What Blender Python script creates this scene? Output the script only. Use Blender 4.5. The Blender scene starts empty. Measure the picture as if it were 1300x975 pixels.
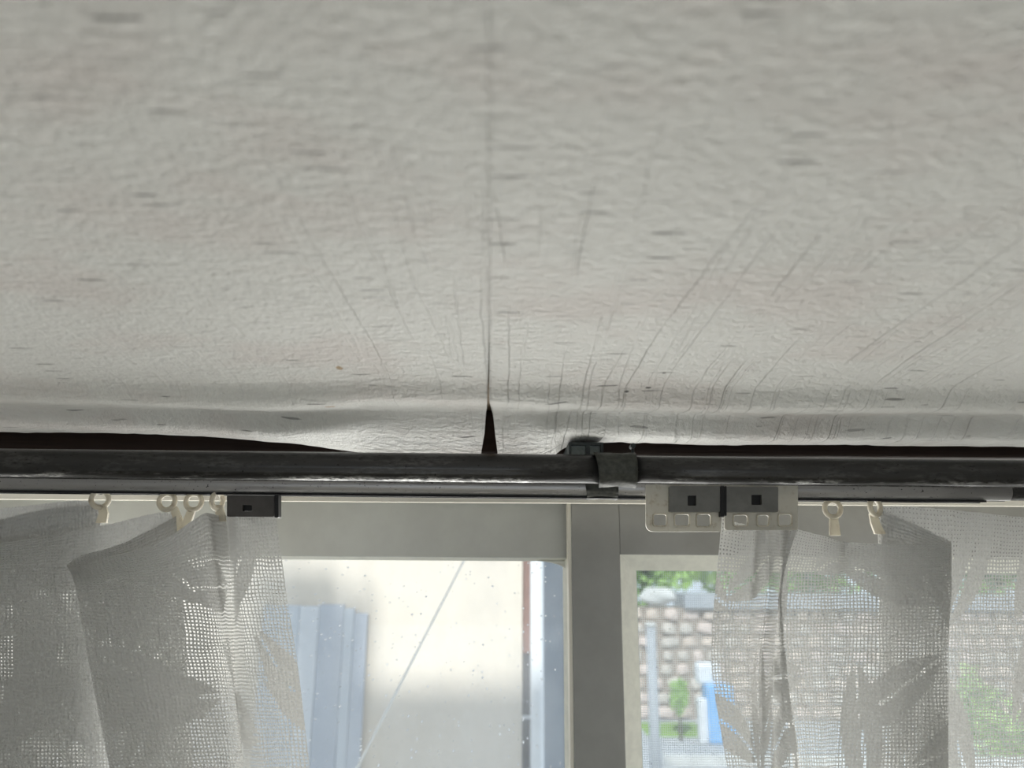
import bpy, bmesh, math, random
import numpy as np
from mathutils import Vector, Matrix

random.seed(7)
rng = np.random.default_rng(11)
scene = bpy.context.scene
COL = scene.collection

# ------------------------------------------------------------------ camera
ZC = 2.30                                   # eye height above the room floor
LENS = 26.0
F = 1300.0 * LENS / 36.0                    # focal length in pixels of the 1300 x 975 frame
PITCH = math.radians(13.94)
ROLL = math.radians(0.40)
cd = bpy.data.cameras.new('camera')
cd.lens = LENS
cd.sensor_width = 36.0
cd.clip_start = 0.01
cd.clip_end = 300
cd.dof.use_dof = True
cd.dof.focus_distance = 0.57
cd.dof.aperture_fstop = 6.8
cam = bpy.data.objects.new('camera', cd)
COL.objects.link(cam)
CAMM = Matrix.Translation((0, 0, ZC)) @ Matrix.Rotation(math.pi / 2 + PITCH, 4, 'X') @ Matrix.Rotation(ROLL, 4, 'Z')
cam.matrix_world = CAMM
scene.camera = cam
CAMR = CAMM.to_3x3()


def U(px, py, Y):
    """world point at room depth Y (metres in front of the eye) seen at pixel px, py"""
    d = CAMR @ Vector(((px - 650.0) / F, (487.5 - py) / F, -1.0))
    return Vector((d.x * Y / d.y, Y, ZC + d.z * Y / d.y))


# ------------------------------------------------------------------ light
scene.view_settings.view_transform = 'Standard'
scene.view_settings.look = 'None'
scene.view_settings.exposure = 0.0
scene.view_settings.gamma = 1.0
scene.view_settings.use_curve_mapping = False
scene.cycles.use_denoising = True
scene.cycles.max_bounces = 10
scene.cycles.diffuse_bounces = 6
scene.cycles.transparent_max_bounces = 24
scene.cycles.sample_clamp_indirect = 6.0

world = bpy.data.worlds.new('sky')
scene.world = world
world.use_nodes = True
bg = world.node_tree.nodes['Background']
bg.inputs['Color'].default_value = (0.86, 0.94, 1.0, 1)
bg.inputs['Strength'].default_value = 1.4

SUN_DIR = Vector((0.25, 1.0, -0.9)).normalized()
sl = bpy.data.lights.new('sun', 'SUN')
sl.energy = 4.9
sl.angle = math.radians(3.0)
sl.color = (1.0, 0.95, 0.86)
sun = bpy.data.objects.new('sun', sl)
COL.objects.link(sun)
sun.rotation_euler = SUN_DIR.to_track_quat('-Z', 'Y').to_euler()
sun.location = (0, -4, 8)

# fill lamp added at the unseen back wall to brighten the room
al = bpy.data.lights.new('back_fill', 'AREA')
al.shape = 'RECTANGLE'
al.size = 2.6
al.size_y = 1.7
al.energy = 1.8
al.color = (1.0, 0.98, 0.95)
alo = bpy.data.objects.new('back_fill', al)
COL.objects.link(alo)
alo.location = (0, -3.25, 1.05)
alo.rotation_euler = (math.radians(90), 0, 0)          # shines towards +Y

# fill lamp added across the window opening, lighting the ceiling beyond what daylight gives
fl_ = bpy.data.lights.new('window_fill', 'AREA')
fl_.shape = 'RECTANGLE'
fl_.size = 1.70
fl_.size_y = 0.52
fl_.energy = 10.4
fl_.color = (1.0, 0.99, 0.945)
flo = bpy.data.objects.new('window_fill', fl_)
COL.objects.link(flo)
flo.location = (0.02, 0.692, ZC - 0.225)
flo.rotation_euler = (math.radians(-90), 0, 0)         # shines into the room, towards -Y

# ------------------------------------------------------------------ helpers


def tag(o, label=None, cat=None, group=None, kind=None):
    if label:
        o['label'] = label
    if cat:
        o['category'] = cat
    if group:
        o['group'] = group
    if kind:
        o['kind'] = kind
    return o


def empty(name, loc=(0, 0, 0)):
    o = bpy.data.objects.new(name, None)
    o.empty_display_size = 0.05
    o.location = loc
    COL.objects.link(o)
    return o


def link(name, me, mat=None, parent=None, smooth=False):
    o = bpy.data.objects.new(name, me)
    COL.objects.link(o)
    if mat:
        me.materials.append(mat)
    if smooth:
        me.polygons.foreach_set('use_smooth', [True] * len(me.polygons))
    if parent is not None:
        o.parent = parent
        o.matrix_parent_inverse = parent.matrix_world.inverted() if parent.type != 'EMPTY' else Matrix.Translation(-Vector(parent.location))
    return o


def bm_obj(name, bm, mat=None, parent=None, smooth=False):
    bmesh.ops.recalc_face_normals(bm, faces=bm.faces)
    me = bpy.data.meshes.new(name)
    bm.to_mesh(me)
    bm.free()
    return link(name, me, mat, parent, smooth)


def add_box(bm, x0, x1, y0, y1, z0, z1):
    vs = [bm.verts.new((x, y, z)) for z in (z0, z1) for y in (y0, y1) for x in (x0, x1)]
    for f in ((0, 2, 3, 1), (4, 5, 7, 6), (0, 1, 5, 4), (2, 6, 7, 3), (0, 4, 6, 2), (1, 3, 7, 5)):
        bm.faces.new([vs[i] for i in f])
    return vs


def box(name, dims, mat, parent=None, bevel=0.0):
    bm = bmesh.new()
    add_box(bm, *dims)
    if bevel:
        bmesh.ops.bevel(bm, geom=bm.edges[:], offset=bevel, segments=2, affect='EDGES', profile=0.5)
    return bm_obj(name, bm, mat, parent)


def boxes(name, lst, mat, parent=None):
    bm = bmesh.new()
    for d in lst:
        add_box(bm, *d)
    return bm_obj(name, bm, mat, parent)


def prism_px(name, loops, Y, depth, mat, parent=None, bevel=0.0):
    """plate whose outline (first loop) and holes (further loops) are given as seen points at depth Y"""
    bm = bmesh.new()
    edges = []
    for lp in loops:
        vs = [bm.verts.new(U(px, py, Y)) for px, py in lp]
        for i in range(len(vs)):
            edges.append(bm.edges.new((vs[i], vs[(i + 1) % len(vs)])))
    bmesh.ops.triangle_fill(bm, use_beauty=True, use_dissolve=False, edges=edges)
    r = bmesh.ops.extrude_face_region(bm, geom=bm.faces[:])
    bmesh.ops.translate(bm, vec=(0, depth, 0), verts=[v for v in r['geom'] if isinstance(v, bmesh.types.BMVert)])
    return bm_obj(name, bm, mat, parent)


def rrect(x0, y0, x1, y1, r, seg=4):
    pts = []
    rr = r if isinstance(r, (list, tuple)) else (r, r, r, r)
    for (cx, cy, a0), q in zip(((x1, y0, -90), (x1, y1, 0), (x0, y1, 90), (x0, y0, 180)), rr):
        sx = -1 if cx == x1 else 1
        sy = 1 if cy == y0 else -1
        ox, oy = cx + sx * q, cy + sy * q
        if q < 0.01:
            pts.append((cx, cy))
            continue
        for k in range(seg + 1):
            a = math.radians(a0 + 90 * k / seg)
            pts.append((ox + q * math.cos(a), oy + q * math.sin(a)))
    return pts


def tube(bm, pts, r, seg=8, r1=None):
    """swept round tube along points"""
    rings = []
    n = len(pts)
    for i, p in enumerate(pts):
        p = Vector(p)
        a = Vector(pts[max(i - 1, 0)])
        b = Vector(pts[min(i + 1, n - 1)])
        t = (b - a).normalized()
        ref = Vector((0, 0, 1)) if abs(t.z) < 0.9 else Vector((1, 0, 0))
        u = t.cross(ref).normalized()
        w = t.cross(u).normalized()
        rad = r if r1 is None else r + (r1 - r) * i / (n - 1)
        rings.append([bm.verts.new(p + (u * math.cos(q) + w * math.sin(q)) * rad) for q in [2 * math.pi * k / seg for k in range(seg)]])
    for i in range(n - 1):
        for k in range(seg):
            bm.faces.new((rings[i][k], rings[i][(k + 1) % seg], rings[i + 1][(k + 1) % seg], rings[i + 1][k]))
    bm.faces.new(rings[0][::-1])
    bm.faces.new(rings[-1])


def torus(bm, c, R, r, seg=24, sub=10, axis='Y', squash=1.0):
    rings = []
    for i in range(seg):
        a = 2 * math.pi * i / seg
        ring = []
        for k in range(sub):
            b = 2 * math.pi * k / sub
            rad = R + r * math.cos(b)
            ring.append(bm.verts.new((c[0] + rad * math.cos(a), c[1] + r * 1.1 * math.sin(b), c[2] + rad * math.sin(a) * squash)))
        rings.append(ring)
    for i in range(seg):
        for k in range(sub):
            bm.faces.new((rings[i][k], rings[(i + 1) % seg][k], rings[(i + 1) % seg][(k + 1) % sub], rings[i][(k + 1) % sub]))


# ------------------------------------------------------------------ materials


class NT:
    def __init__(self, name):
        self.m = bpy.data.materials.new(name)
        self.m.use_nodes = True
        self.t = self.m.node_tree
        self.t.nodes.clear()
        self.out = self.t.nodes.new('ShaderNodeOutputMaterial')

    def n(self, typ, **kw):
        nd = self.t.nodes.new('ShaderNode' + typ)
        for k, v in kw.items():
            setattr(nd, k, v)
        return nd

    def set(self, sock, v):
        if isinstance(v, bpy.types.NodeSocket):
            self.t.links.new(v, sock)
        elif v is not None:
            if hasattr(sock.default_value, '__len__') and not hasattr(v, '__len__'):
                v = (v, v, v) if len(sock.default_value) == 3 else (v, v, v, 1)
            if hasattr(v, '__len__') and len(v) == 3 and len(sock.default_value) == 4:
                v = tuple(v) + (1,)
            sock.default_value = v

    def math(self, op, a, b=None, c=None, clamp=False):
        nd = self.n('Math', operation=op, use_clamp=clamp)
        for i, v in enumerate((a, b, c)):
            if v is not None:
                self.set(nd.inputs[i], v)
        return nd.outputs[0]

    def vmath(self, op, a, b=None):
        nd = self.n('VectorMath', operation=op)
        self.set(nd.inputs[0], a)
        if b is not None:
            self.set(nd.inputs[1], b)
        return nd.outputs['Value'] if op in ('LENGTH', 'DOT_PRODUCT', 'DISTANCE') else nd.outputs[0]

    def mix(self, f, a, b):
        nd = self.n('Mix', data_type='RGBA')
        self.set(nd.inputs[0], f)
        self.set(nd.inputs[6], a)
        self.set(nd.inputs[7], b)
        return nd.outputs[2]

    def noise(self, vec, scale=1.0, detail=3.0, rough=0.5, dist=0.0):
        nd = self.n('TexNoise')
        self.set(nd.inputs['Vector'], vec)
        nd.inputs['Scale'].default_value = scale
        nd.inputs['Detail'].default_value = detail
        nd.inputs['Roughness'].default_value = rough
        nd.inputs['Distortion'].default_value = dist
        return nd.outputs['Fac']

    def ramp(self, v, lo, hi, a=0.0, b=1.0):
        nd = self.n('MapRange', clamp=True, interpolation_type='SMOOTHSTEP')
        self.set(nd.inputs[0], v)
        for i, q in enumerate((lo, hi, a, b)):
            nd.inputs[i + 1].default_value = q
        return nd.outputs[0]

    def obj(self):
        return self.n('TexCoord').outputs['Object']

    def bump(self, h, dist, strength=1.0, normal=None):
        nd = self.n('Bump')
        nd.inputs['Strength'].default_value = strength
        nd.inputs['Distance'].default_value = dist
        self.set(nd.inputs['Height'], h)
        if normal is not None:
            self.set(nd.inputs['Normal'], normal)
        return nd.outputs[0]

    def principled(self, col, rough=0.6, metal=0.0, normal=None, spec=0.4, **kw):
        p = self.n('BsdfPrincipled')
        self.set(p.inputs['Base Color'], col)
        self.set(p.inputs['Roughness'], rough)
        self.set(p.inputs['Metallic'], metal)
        p.inputs['Specular IOR Level'].default_value = spec
        if normal is not None:
            self.set(p.inputs['Normal'], normal)
        for k, v in kw.items():
            self.set(p.inputs[k.replace('_', ' ')], v)
        return p.outputs[0]

    def done(self, sh):
        self.t.links.new(sh, self.out.inputs['Surface'])
        return self.m


def plain(name, c1, c2=None, rough=0.6, scale=30.0, metal=0.0, bump=0.0, spec=0.4, stretch=(1, 1, 1)):
    k = NT(name)
    v = k.vmath('MULTIPLY', k.obj(), stretch)
    f = k.noise(v, scale, 4.0, 0.6)
    c2 = c2 or tuple(x * 0.82 for x in c1)
    col = k.mix(k.ramp(f, 0.3, 0.7), c1, c2)
    nm = k.bump(f, bump) if bump else None
    return k.done(k.principled(col, rough, metal, nm, spec))


def mat_wallpaper():
    k = NT('wallpaper')
    o = k.obj()
    sep = k.n('SeparateXYZ')
    k.set(sep.inputs[0], o)
    # embossed fine grain
    g1 = k.noise(o, 260, 4, 0.6)
    g2 = k.noise(k.vmath('MULTIPLY', o, (110, 330, 110)), 1.0, 3, 0.55)
    # long creases running away from the eye: contour lines of a stretched noise
    wob = k.noise(o, 40, 2, 0.5)
    off = k.n('CombineXYZ')
    k.set(off.inputs[0], k.math('MULTIPLY', k.math('SUBTRACT', wob, 0.5), 0.003))
    oc = k.vmath('ADD', o, off.outputs[0])
    n1 = k.noise(k.vmath('MULTIPLY', oc, (62, 2.6, 1)), 1.0, 1.0, 0.4)
    cr = k.math('ABSOLUTE', k.math('SUBTRACT', n1, 0.5))
    crease = k.math('ADD', k.math('MULTIPLY', k.ramp(n1, 0.488, 0.512), 0.9), k.ramp(cr, 0.0, 0.022, 0.35, 0.0))
    n1b = k.noise(k.vmath('ADD', k.vmath('MULTIPLY', oc, (110, 4, 1)), (7.3, 2.1, 0)), 1.0, 1.0, 0.4)
    crease2 = k.ramp(k.math('ABSOLUTE', k.math('SUBTRACT', n1b, 0.5)), 0.0, 0.03, 0.45, 0.0)
    patch = k.ramp(k.noise(k.vmath('MULTIPLY', o, (16, 9, 1)), 1.0, 2, 0.5), 0.36, 0.52)
    side = k.ramp(sep.outputs[0], -0.16, 0.04, 0.22, 1.0)
    far = k.ramp(sep.outputs[1], 0.15, 0.30, 0.25, 1.0)
    cr_all = k.math('MULTIPLY', k.math('MULTIPLY', k.math('MAXIMUM', crease, crease2), patch), k.math('MULTIPLY', side, far))
    h = k.math('ADD', k.math('MULTIPLY', g1, 1.3), k.math('MULTIPLY', g2, 1.0))
    h = k.math('ADD', h, k.math('MULTIPLY', k.noise(o, 800, 2, 0.6), 0.35))
    h = k.math('ADD', h, k.math('MULTIPLY', cr_all, 0.75))
    # short dark flecks printed across the paper
    vo = k.n('TexVoronoi', feature='F1', voronoi_dimensions='2D')
    k.set(vo.inputs['Vector'], k.vmath('MULTIPLY', o, (34, 85, 1)))
    vo.inputs['Scale'].default_value = 1.0
    cs = k.n('SeparateColor')
    k.set(cs.inputs[0], vo.outputs['Color'])
    loc = k.vmath('SUBTRACT', k.vmath('MULTIPLY', o, (34, 85, 1)), vo.outputs['Position'])
    ell = k.vmath('LENGTH', k.vmath('MULTIPLY', loc, (1.0, 3.6, 0)))
    jag = k.math('ADD', ell, k.math('MULTIPLY', k.math('SUBTRACT', g1, 0.5), 0.22))
    size = k.ramp(cs.outputs[0], 0.48, 1.0, 0.0, 0.26)
    fleck = k.ramp(k.math('SUBTRACT', jag, size), -0.08, 0.0, 1.0, 0.0)
    fleck = k.math('MULTIPLY', fleck, k.ramp(cs.outputs[1], 0.0, 1.0, 0.30, 0.90))
    h = k.math('SUBTRACT', h, k.math('MULTIPLY', fleck, 0.5))
    nm = k.bump(h, 0.0014, 1.0)
    # colour: warm grey with pinkish ageing patches
    age = k.ramp(k.noise(k.vmath('MULTIPLY', o, (9, 14, 1)), 1.0, 4, 0.6), 0.46, 0.68)
    col = k.mix(age, (0.70, 0.70, 0.675), (0.66, 0.63, 0.605))
    mott = k.ramp(k.noise(o, 90, 3, 0.6), 0.35, 0.7)
    col = k.mix(k.math('MULTIPLY', mott, 0.12), col, (0.45, 0.44, 0.42))
    pk = k.ramp(k.noise(k.vmath('MULTIPLY', o, (38, 120, 1)), 1.0, 3, 0.6), 0.70, 0.80)
    col = k.mix(k.math('MULTIPLY', pk, 0.35), col, (0.56, 0.40, 0.37))
    col = k.mix(fleck, col, (0.17, 0.165, 0.16))
    # two rusty spots and a pair of pin holes
    for px, py, Y, rx, ry, c in ((420, 498, 0.455, 0.0035, 0.0022, (0.36, 0.22, 0.10)), (431, 466, 0.41, 0.002, 0.003, (0.40, 0.28, 0.15)),
                                 (795, 488, 0.44, 0.0016, 0.0008, (0.02, 0.02, 0.02)), (823, 486, 0.437, 0.0018, 0.0009, (0.02, 0.02, 0.02)),
                                 (843, 470, 0.415, 0.0010, 0.0012, (0.06, 0.05, 0.05))):
        p = U(px, py, Y)
        d = k.vmath('MULTIPLY', k.vmath('SUBTRACT', o, (p.x, p.y, 0)), (1 / rx, 1 / ry, 0))
        col = k.mix(k.ramp(k.math('ADD', k.vmath('LENGTH', d), k.math('MULTIPLY', k.math('SUBTRACT', g1, 0.5), 0.8)), 0.7, 1.2, 0.9, 0.0), col, c)
    return k.done(k.principled(col, 0.62, 0, nm, 0.3))


def mat_rail(name, lighter=1.0, metal=0.6):
    k = NT(name)
    o = k.obj()
    n1 = k.noise(k.vmath('MULTIPLY', o, (22, 120, 120)), 1.0, 5, 0.65)
    n2 = k.noise(k.vmath('MULTIPLY', o, (160, 500, 500)), 1.0, 4, 0.7)
    geo = k.n('NewGeometry')
    sg = k.n('SeparateXYZ')
    k.set(sg.inputs[0], geo.outputs['Normal'])
    under = k.ramp(sg.outputs[2], -0.92, -0.55, 1.0, 0.06)      # scuffs held to the underside, painting a highlight along the lower edge
    wear_glint = k.math('MULTIPLY', k.math('MULTIPLY', k.ramp(n1, 0.46, 0.60), k.ramp(n2, 0.40, 0.60)), under)
    col = k.mix(wear_glint, (0.045 * lighter, 0.044 * lighter, 0.044 * lighter), (0.60, 0.60, 0.59))
    dirt = k.ramp(k.noise(o, 420, 3, 0.6), 0.66, 0.72)
    col = k.mix(dirt, col, (0.01, 0.01, 0.01))
    ro = k.math('ADD', k.math('MULTIPLY', n2, 0.22), 0.20)
    return k.done(k.principled(col, ro, metal, k.bump(n2, 0.0002), 0.5))


def mat_lace():
    k = NT('lace_fabric')
    uv = k.n('UVMap').outputs[0]
    sep = k.n('SeparateXYZ')
    k.set(sep.inputs[0], uv)
    u, v = sep.outputs[0], sep.outputs[1]
    wob = k.noise(k.n('TexCoord').outputs['Object'], 55, 2, 0.5)
    w2 = k.math('MULTIPLY', k.math('SUBTRACT', wob, 0.5), 0.004)
    P = 0.0026
    fu = k.math('ABSOLUTE', k.math('SUBTRACT', k.math('FRACT', k.math('DIVIDE', k.math('ADD', u, w2), P)), 0.5))
    fv = k.math('ABSOLUTE', k.math('SUBTRACT', k.math('FRACT', k.math('DIVIDE', k.math('ADD', v, w2), P)), 0.5))
    # leaves knitted closed into the net
    sc = k.vmath('MULTIPLY', uv, (12, 9, 0))
    solid = None
    for kk, (dx, rnd) in enumerate(((0.0, 0.55), (0.47, 0.7),)[:2]):
        vo = k.n('TexVoronoi', feature='F1', voronoi_dimensions='2D')
        cc = k.vmath('ADD', sc, (dx, dx * 2.3, 0))
        k.set(vo.inputs['Vector'], cc)
        vo.inputs['Scale'].default_value = 1.0
        vo.inputs['Randomness'].default_value = rnd
        loc = k.vmath('SUBTRACT', cc, vo.outputs['Position'])
        cs = k.n('SeparateColor')
        k.set(cs.inputs[0], vo.outputs['Color'])
        rot = k.n('VectorRotate', rotation_type='Z_AXIS')
        k.set(rot.inputs['Vector'], loc)
        k.set(rot.inputs['Angle'], k.math('MULTIPLY', cs.outputs[0], 6.283))
        sp = k.n('SeparateXYZ')
        k.set(sp.inputs[0], rot.outputs[0])
        lx, ly = sp.outputs[0], sp.outputs[1]
        half = k.math('MULTIPLY', k.math('SUBTRACT', 1.0, k.math('POWER', k.math('DIVIDE', k.math('ABSOLUTE', lx), 0.50), 2.0)), 0.17)
        inside = k.ramp(k.math('SUBTRACT', half, k.math('ABSOLUTE', ly)), 0.0, 0.02)
        vein = k.ramp(k.math('ABSOLUTE', ly), 0.012, 0.02)
        leaf = k.math('MULTIPLY', inside, vein)
        solid = leaf if solid is None else k.math('MAXIMUM', solid, leaf)
    head = k.ramp(v, 0.012, 0.045, 0.72, 0.0)                 # stiff heading is closer knit
    big = k.ramp(k.noise(k.vmath('MULTIPLY', uv, (11, 6, 0)), 1.0, 2, 0.5), 0.56, 0.68, 0.0, 0.70)
    solid = k.math('MAXIMUM', k.math('MAXIMUM', solid, head), big)
    half_hole = k.math('ADD', 0.335, k.math('MULTIPLY', solid, -0.25))
    # the left-hand cloth is closer knit than the right-hand one, save along its front edge
    closer = k.math('MULTIPLY', k.ramp(u, 0.030, 0.045), k.ramp(u, 1.30, 1.31, 1.0, 0.0))
    half_hole = k.math('SUBTRACT', half_hole, k.math('MULTIPLY', closer, 0.085))
    half_hole = k.math('ADD', half_hole, k.math('MULTIPLY', k.math('SUBTRACT', wob, 0.5), 0.10))
    hu = k.ramp(k.math('SUBTRACT', half_hole, fu), -0.02, 0.04)
    hv = k.ramp(k.math('SUBTRACT', half_hole, fv), -0.02, 0.04)
    hole = k.math('MULTIPLY', hu, hv)
    # relief of the knit and soft creases
    wv = k.math('ADD', fu, fv)
    cre = k.noise(k.vmath('MULTIPLY', uv, (330, 120, 0)), 1.0, 3, 0.6)
    nm = k.bump(k.math('ADD', k.math('MULTIPLY', wv, 0.6), k.math('MULTIPLY', cre, 1.6)), 0.0016, 1.0)
    d = k.n('BsdfDiffuse')
    k.set(d.inputs['Color'], (0.56, 0.56, 0.545))
    k.set(d.inputs['Normal'], nm)
    t = k.n('BsdfTranslucent')
    k.set(t.inputs['Color'], (0.55, 0.55, 0.53))
    m1 = k.n('MixShader')
    m1.inputs[0].default_value = 0.14
    k.t.links.new(d.outputs[0], m1.inputs[1])
    k.t.links.new(t.outputs[0], m1.inputs[2])
    tr = k.n('BsdfTransparent')
    m2 = k.n('MixShader')
    k.set(m2.inputs[0], hole)
    k.t.links.new(m1.outputs[0], m2.inputs[1])
    k.t.links.new(tr.outputs[0], m2.inputs[2])
    return k.done(m2.outputs[0])


def mat_glass(name, dust_haze=0.1, speck=0.5, tint=(0.93, 0.97, 1.0)):
    k = NT(name)
    o = k.obj()
    tr = k.n('BsdfTransparent')
    k.set(tr.inputs['Color'], tint)
    gl = k.n('BsdfGlossy')
    gl.inputs['Roughness'].default_value = 0.02
    fr = k.n('Fresnel')
    fr.inputs[0].default_value = 1.45
    m0 = k.n('MixShader')
    k.set(m0.inputs[0], k.math('MULTIPLY', fr.outputs[0], 0.7))
    k.t.links.new(tr.outputs[0], m0.inputs[1])
    k.t.links.new(gl.outputs[0], m0.inputs[2])
    du = k.n('BsdfTranslucent')
    k.set(du.inputs['Color'], (0.80, 0.84, 0.90))
    film = k.math('MULTIPLY', k.ramp(k.noise(k.vmath('MULTIPLY', o, (14, 14, 5)), 1.0, 4, 0.6), 0.3, 0.75, 0.4, 1.4), dust_haze)
    vo = k.n('TexVoronoi', feature='F1')
    k.set(vo.inputs['Vector'], k.vmath('MULTIPLY', o, (230, 0, 230)))
    vo.inputs['Scale'].default_value = 1.0
    cs = k.n('SeparateColor')
    k.set(cs.inputs[0], vo.outputs['Color'])
    sp = k.math('MULTIPLY', k.ramp(vo.outputs['Distance'], 0.08, 0.30, 1.0, 0.0), k.ramp(cs.outputs[0], 0.70, 1.0, 0.0, speck))
    f = k.math('ADD', film, sp, clamp=True)
    m1 = k.n('MixShader')
    k.set(m1.inputs[0], f)
    k.t.links.new(m0.outputs[0], m1.inputs[1])
    k.t.links.new(du.outputs[0], m1.inputs[2])
    return k.done(m1.outputs[0])


def mat_plastic(name, col, transl=0.35, rough=0.35):
    k = NT(name)
    o = k.obj()
    st = k.ramp(k.noise(o, 160, 4, 0.65), 0.52, 0.75)
    c = k.mix(k.math('MULTIPLY', st, 0.55), col, tuple(x * y for x, y in zip(col, (0.55, 0.45, 0.33))))
    p = k.principled(c, rough, 0, None, 0.45)
    t = k.n('BsdfTranslucent')
    k.set(t.inputs['Color'], c)
    m = k.n('MixShader')
    m.inputs[0].default_value = transl
    k.t.links.new(p, m.inputs[1])
    k.t.links.new(t.outputs[0], m.inputs[2])
    return k.done(m.outputs[0])


M = {
    'paper': mat_wallpaper(),
    'board': plain('plasterboard', (0.20, 0.15, 0.10), (0.12, 0.09, 0.06), 0.9, 60),
    'darkwood': plain('dark_wood', (0.030, 0.014, 0.010), (0.018, 0.009, 0.007), 0.5, 8, stretch=(2, 40, 40), bump=0.0004),
    'wall': plain('room_wall_paper', (0.60, 0.59, 0.56), (0.55, 0.54, 0.51), 0.85, 40),
    'floor': plain('tatami', (0.40, 0.38, 0.31), (0.34, 0.32, 0.26), 0.8, 6, stretch=(1, 80, 1)),
    'rail': mat_rail('bronze_rail'),
    'rail2': mat_rail('bronze_rail_thin', 8.0, 0.45),
    'slot': plain('rail_lip_black', (0.008, 0.008, 0.01), (0.004, 0.004, 0.005), 0.6, 200),
    'strap': plain('strap_plastic', (0.060, 0.062, 0.052), (0.030, 0.032, 0.028), 0.55, 260, bump=0.0006),
    'bracket': plain('bracket_plastic', (0.035, 0.045, 0.045), (0.02, 0.025, 0.026), 0.5, 200),
    'bracketpale': plain('bracket_zinc', (0.22, 0.25, 0.24), (0.14, 0.16, 0.155), 0.45, 300, metal=0.3),
    'cream': mat_plastic('aged_plastic', (0.74, 0.70, 0.60), 0.35),
    'whitepl': mat_plastic('carrier_plastic', (0.64, 0.62, 0.56), 0.25),
    'greypl': plain('smoked_plastic', (0.19, 0.19, 0.18), (0.15, 0.148, 0.14), 0.35, 90),
    'darkpl': plain('dark_plastic', (0.085, 0.078, 0.075), (0.065, 0.06, 0.058), 0.4, 90),
    'blackpl': plain('black_rubber', (0.008, 0.008, 0.009), (0.004, 0.004, 0.005), 0.45, 90),
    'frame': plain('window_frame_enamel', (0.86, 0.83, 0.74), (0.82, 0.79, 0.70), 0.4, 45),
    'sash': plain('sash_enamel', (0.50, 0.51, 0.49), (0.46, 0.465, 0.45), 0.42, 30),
    'sash_in': plain('inner_sash_dark', (0.29, 0.29, 0.28), (0.26, 0.26, 0.25), 0.42, 30),  # sash colour in a darker tone, for the inner sash only
    'gasket': plain('cream_gasket', (0.80, 0.80, 0.73), (0.72, 0.72, 0.66), 0.5, 120),
    'glassL': mat_glass('dusty_glass', 0.16, 0.95),
    'glassR': mat_glass('hazed_glass', 0.13, 0.25),  # film strengthened to paint a pale haze over the right-hand view
    'screen': plain('screen_wire', (0.75, 0.76, 0.75), (0.68, 0.69, 0.68), 0.5, 300),
    'lace': mat_lace(),
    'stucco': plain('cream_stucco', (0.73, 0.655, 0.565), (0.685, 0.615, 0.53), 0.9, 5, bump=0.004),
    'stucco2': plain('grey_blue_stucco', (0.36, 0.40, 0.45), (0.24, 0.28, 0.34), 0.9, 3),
    'bandA': plain('band_blue_grey', (0.56, 0.59, 0.64), (0.52, 0.56, 0.61), 0.6, 6),
    'bandB': plain('band_pale', (0.68, 0.70, 0.73), (0.64, 0.66, 0.70), 0.6, 6),
    'bandC': plain('band_slate', (0.50, 0.53, 0.59), (0.46, 0.49, 0.55), 0.6, 6),
    'brown': plain('brown_board', (0.34, 0.20, 0.16), (0.24, 0.14, 0.12), 0.8, 6),
    'umber': plain('dark_board', (0.12, 0.11, 0.11), (0.07, 0.065, 0.07), 0.8, 6),
    'pipe': plain('white_pipe', (0.78, 0.80, 0.82), (0.70, 0.72, 0.75), 0.4, 6),
    'cable': plain('grey_cable', (0.86, 0.84, 0.80), (0.80, 0.78, 0.75), 0.6, 12),
    'roof': plain('roof_tile', (0.18, 0.19, 0.20), (0.12, 0.13, 0.14), 0.7, 5),
    'ext': plain('house_siding', (0.6, 0.57, 0.52), (0.52, 0.5, 0.46), 0.9, 5),
    'asphalt': plain('asphalt', (0.46, 0.47, 0.49), (0.40, 0.41, 0.43), 0.95, 2),
    'stoneA': plain('tan_stone', (0.72, 0.61, 0.52), (0.60, 0.50, 0.43), 0.95, 2.5),
    'stoneB': plain('pinkish_stone', (0.74, 0.62, 0.56), (0.62, 0.52, 0.47), 0.95, 2.5),
    'stoneC': plain('grey_stone', (0.66, 0.60, 0.54), (0.54, 0.49, 0.44), 0.95, 2.5),
    'mortar': plain('wall_mortar', (0.40, 0.34, 0.29), (0.32, 0.27, 0.23), 0.95, 3),
    'coping': plain('grey_coping', (0.44, 0.46, 0.49), (0.36, 0.38, 0.41), 0.9, 2),
    'paleconc': plain('pale_concrete', (0.70, 0.70, 0.68), (0.60, 0.60, 0.58), 0.9, 2),
    'leafA': plain('fresh_leaves', (0.42, 0.62, 0.20), (0.28, 0.46, 0.12), 0.7, 1.6),
    'leafB': plain('yellow_green_leaves', (0.52, 0.70, 0.26), (0.36, 0.54, 0.15), 0.7, 1.6),
    'bark': plain('bark', (0.12, 0.09, 0.07), (0.07, 0.05, 0.04), 0.9, 8),
    'grass': plain('short_grass', (0.34, 0.50, 0.14), (0.22, 0.36, 0.08), 0.9, 9),
    'blue': plain('blue_sheet', (0.22, 0.50, 0.88), (0.16, 0.42, 0.78), 0.5, 3),
    'whitebag': plain('white_sack', (0.80, 0.82, 0.84), (0.66, 0.69, 0.73), 0.6, 5),
}

# ------------------------------------------------------------------ the room
H = 0.1182                                  # flat ceiling above the eye
ZCEIL = ZC + H
WX0, WX1 = -0.86, 0.90                      # window opening
WIN_TOP = ZC + 0.070
WIN_BOT = ZC - 0.50
WALL_Y0, WALL_Y1 = 0.665, 0.83

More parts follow.
